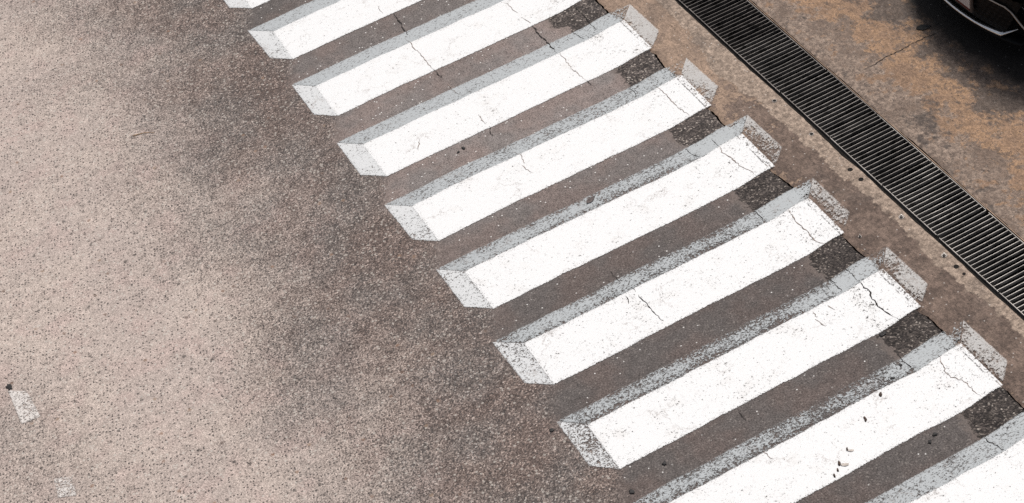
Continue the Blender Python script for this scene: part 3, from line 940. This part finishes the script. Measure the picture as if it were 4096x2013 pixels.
bm = bmesh.new()
rings = []
for z, ins in ((.30, .16), (.235, .10), (.25, .03), (.40, .0), (.60, .0), (.70, .012)):
    rings.append([bm.verts.new((x + (.15 * max(0, .60 - z) / .35 if x < 1.0 else 0), y, z)) for x, y in plan(inset=ins)])
rings.append([bm.verts.new((x, y, ztop(x) - .06)) for x, y in plan(inset=.03)])
rings.append([bm.verts.new((x, y, ztop(x))) for x, y in plan(inset=.12)])
rings.append([bm.verts.new((x, y * .55, ztop(x) + .03)) for x, y in plan(inset=.30)])
for a, b in zip(rings[:-1], rings[1:]):
    n = len(a)
    for k in range(n): bm.faces.new((a[k], a[(k + 1) % n], b[(k + 1) % n], b[k]))
bm.faces.new(rings[0][::-1]); bm.faces.new(rings[-1])
link('body', bm_mesh('body', bm, True), M_BODY, car)
# cabin: glass with a painted roof
bm = bmesh.new()
CAB = [((.95, .80), (2.5, .84), (4.40, .78), .985), ((1.75, .68), (2.5, .72), (4.15, .68), 1.42)]


def cab_ring(bm, p, z):
    (x0, w0), (xm, wm), (x1, w1) = p
    pts = [(x0, -w0 * .55), (x0 + .06, -w0), (xm, -wm), (x1 - .06, -w1), (x1, -w1 * .55), (x1, w1 * .55), (x1 - .06, w1), (xm, wm), (x0 + .06, w0), (x0, w0 * .55)]
    return [bm.verts.new((x, y, z)) for x, y in pts]


r0 = cab_ring(bm, CAB[0][:3], 1.12); r1 = cab_ring(bm, CAB[1][:3], 1.72)
for k in range(10): bm.faces.new((r0[k], r0[(k + 1) % 10], r1[(k + 1) % 10], r1[k]))
bm.faces.new(r0[::-1]); bm.faces.new(r1)
link('windows', bm_mesh('windows', bm, bevel=.02), M_GLASS, car)
bm = bmesh.new()
r0 = cab_ring(bm, ((1.70, .70), (2.5, .74), (4.2, .70)), 1.715); r1 = cab_ring(bm, ((1.95, .56), (2.5, .60), (4.0, .56)), 1.78)
for k in range(10): bm.faces.new((r0[k], r0[(k + 1) % 10], r1[(k + 1) % 10], r1[k]))
bm.faces.new(r0[::-1]); bm.faces.new(r1)
link('roof', bm_mesh('roof', bm, bevel=.01), M_BODY, car)
# wheels
for wx in (.92, 3.62):
    for sy in (-1, 1):
        bm = bmesh.new()
        bmesh.ops.create_cone(bm, cap_ends=True, segments=32, radius1=.325, radius2=.325, depth=.21, matrix=Matrix.Translation((wx, sy * (HW - .10), .325)) @ Matrix.Rotation(math.pi / 2, 4, 'X'))
        w_o = link('wheel', bm_mesh('wheel', bm, bevel=.02), M_TYRE, car)
        bm = bmesh.new()
        bmesh.ops.create_cone(bm, cap_ends=True, segments=24, radius1=.205, radius2=.19, depth=.03, matrix=Matrix.Translation((wx, sy * (HW + .012), .325)) @ Matrix.Rotation(math.pi / 2, 4, 'X'))
        for k in range(5):
            a = k * 2 * math.pi / 5
            m_ = Matrix.Translation((wx, sy * (HW + .03), .325)) @ Matrix.Rotation(a, 4, 'Y')
            b0 = len(bm.verts)
            vs_ = add_box(bm, -.03, .03, -.008, .008, .03, .185)
            for q in vs_: q.co = m_ @ q.co
        link('rim', bm_mesh('rim', bm), M_RIM, w_o)


def strip(name, ys, zf, hf, depth, mat, parent, off=0.02, smooth=True):
    """bar following the bumper: centre height zf(y), half-height hf(y), sticking out by depth"""
    bm = bmesh.new(); prev = None
    for y in ys:
        z, h = zf(y), hf(y)
        xb = front_x(y, off)
        ring = [bm.verts.new((xb + depth, y, z + h)), bm.verts.new((xb, y, z + h * .5)), bm.verts.new((xb - depth * .25, y, z)), bm.verts.new((xb, y, z - h * .6)), bm.verts.new((xb + depth, y, z - h))]
        if prev:
            for a in range(5): bm.faces.new((prev[a], prev[(a + 1) % 5], ring[(a + 1) % 5], ring[a]))
        else: bm.faces.new(ring[::-1])
        prev = ring
    bm.faces.new(prev)
    return link(name, bm_mesh(name, bm, smooth), mat, parent)


# grille panel with its mesh of small dimples
ys = np.linspace(-.78, .78, 210); zs = np.linspace(.225, .60, 46)
bm = bmesh.new()


def dimple(y, z):
    r = math.floor((z - .26) / .045)
    fy = ((y / .054 + .5 * (r % 2)) % 1) - .5; fz = (((z - .26) / .045) % 1) - .5
    return .007 * max(0.0, 1 - (fy / .30) ** 2) * max(0.0, 1 - (fz / .22) ** 2)


def gy(y, z): return y * (.555 + (z - .225) * .45) / .78


g = [[bm.verts.new((front_x(gy(y, z), .002) + .03 * (.60 - z) - dimple(gy(y, z), z), gy(y, z), z)) for z in zs] for y in ys]
for a in range(len(ys) - 1):
    for b in range(len(zs) - 1): bm.faces.new((g[a][b], g[a + 1][b], g[a + 1][b + 1], g[a][b + 1]))
link('grille', bm_mesh('grille', bm, True), M_PLAST, car)
# chrome blade under the grille, thickening to the corner and flicking back up at its end
yl = np.concatenate([np.linspace(-.545, .545, 40)])
strip('bumper_trim', yl, lambda y: .196 + .012 * (abs(y) / .55) ** 3, lambda y: .014 + .016 * (abs(y) / .55) ** 2, .04, M_CHROME, car, .022)
for s in (-1, 1):
    bm = bmesh.new(); prev = None
    for k in range(10):
        t = k / 9
        y = s * (.545 + .045 * t); x = front_x(s * .545, .022) + .135 * t
        z = .208 + .012 * t + .01 * t * t; h = .030 * (1 - t) ** .8 + .002; d = .04 * (1 - t) + .003
        ring = [bm.verts.new((x + d, y - s * d * .6, z + h)), bm.verts.new((x, y, z + h * .5)), bm.verts.new((x - d * .2, y + s * .004, z)), bm.verts.new((x, y, z - h * .6)), bm.verts.new((x + d, y - s * d * .6, z - h))]
        if prev:
            for a in range(5): bm.faces.new((prev[a], prev[(a + 1) % 5], ring[(a + 1) % 5], ring[a]))
        else: bm.faces.new(ring[::-1])
        prev = ring
    bm.faces.new(prev)
    link('bumper_trim', bm_mesh('bumper_trim', bm, True), M_CHROME, car)
# dark trim line running over the grille and down its side
for s in (-1, 1):
    bm = bmesh.new(); prev = None
    key_y = [0, .43, .58, .64, .74, .80, .84]; key_z = [.530, .520, .515, .485, .36, .27, .22]
    for y in np.linspace(0.0, .84, 46):
        z = float(np.interp(y, key_y, key_z)); x = front_x(y, .022); w = .008
        ring = [bm.verts.new((x + dx, s * y, z + dz)) for dx, dz in ((.02, w), (0, w * .6), (-.004, 0), (0, -w * .6), (.02, -w))]
        if prev:
            for a in range(5): bm.faces.new((prev[a], prev[(a + 1) % 5], ring[(a + 1) % 5], ring[a]))
        else: bm.faces.new(ring[::-1])
        prev = ring
    bm.faces.new(prev)
    link('grille_trim', bm_mesh('grille_trim', bm, True), M_TRIM, car)
# splitter below the bumper with a grey end fin
strip('splitter', np.linspace(-.72, .72, 40), lambda y: .165, lambda y: .022, .10, M_PLAST, car, .0)
for s in (-1, 1):
    bm = bmesh.new()
    x0 = front_x(.60, .0)
    v_ = [(x0 + .06, s * .60, .125), (x0 + .19, s * .70, .125), (x0 + .20, s * .70, .150), (x0 + .17, s * .66, .160), (x0 + .07, s * .605, .145)]
    a_ = [bm.verts.new(p) for p in v_]; b_ = [bm.verts.new((p[0] + .012, p[1] - s * .02, p[2])) for p in v_]
    bm.faces.new(a_); bm.faces.new(b_[::-1])
    for k in range(5): bm.faces.new((a_[k], b_[k], b_[(k + 1) % 5], a_[(k + 1) % 5]))
    link('splitter_fin', bm_mesh('splitter_fin', bm), mat_plain('grey_fin', (.45, .45, .48), .25), car)
# number plate in its frame
PX = -.032
bm = bmesh.new(); add_box(bm, PX - .004, PX + .02, -.232, .232, .288, .462)
pf = link('number_plate', bm_mesh('number_plate', bm, bevel=.004), M_PLATEF, car)
bm = bmesh.new(); add_box(bm, PX - .008, PX - .003, -.214, .214, .322, .450)
link('plate_face', bm_mesh('plate_face', bm, bevel=.001), M_PLATE, pf)
bm = bmesh.new(); add_box(bm, PX - .0075, PX - .003, -.214, .214, .300, .3205)
link('plate_strip', bm_mesh('plate_strip', bm, bevel=.001), M_PLATER, pf)
# headlights
for s in (-1, 1):
    bm = bmesh.new()
    P_ = []
    for t in np.linspace(0, 1, 10):
        y = .52 + .34 * t; P_.append((front_x(y, .012) + .03, s * y, .66 + .02 * t, .70 + .06 * t))
    lo_ = [bm.verts.new((x, y, a)) for x, y, a, b in P_]; hi_ = [bm.verts.new((x + .04, y, b)) for x, y, a, b in P_]
    lo2 = [bm.verts.new((x + .06, y * .97, a)) for x, y, a, b in P_]; hi2 = [bm.verts.new((x + .10, y * .97, b)) for x, y, a, b in P_]
    for A, B in ((lo_, hi_), (hi_, hi2), (hi2, lo2), (lo2, lo_)):
        for k in range(9): bm.faces.new((A[k], A[k + 1], B[k + 1], B[k]))
    bm.faces.new((lo_[0], hi_[0], hi2[0], lo2[0])); bm.faces.new((lo_[-1], lo2[-1], hi2[-1], hi_[-1]))
    link('headlight', bm_mesh('headlight', bm), M_LAMP, car)
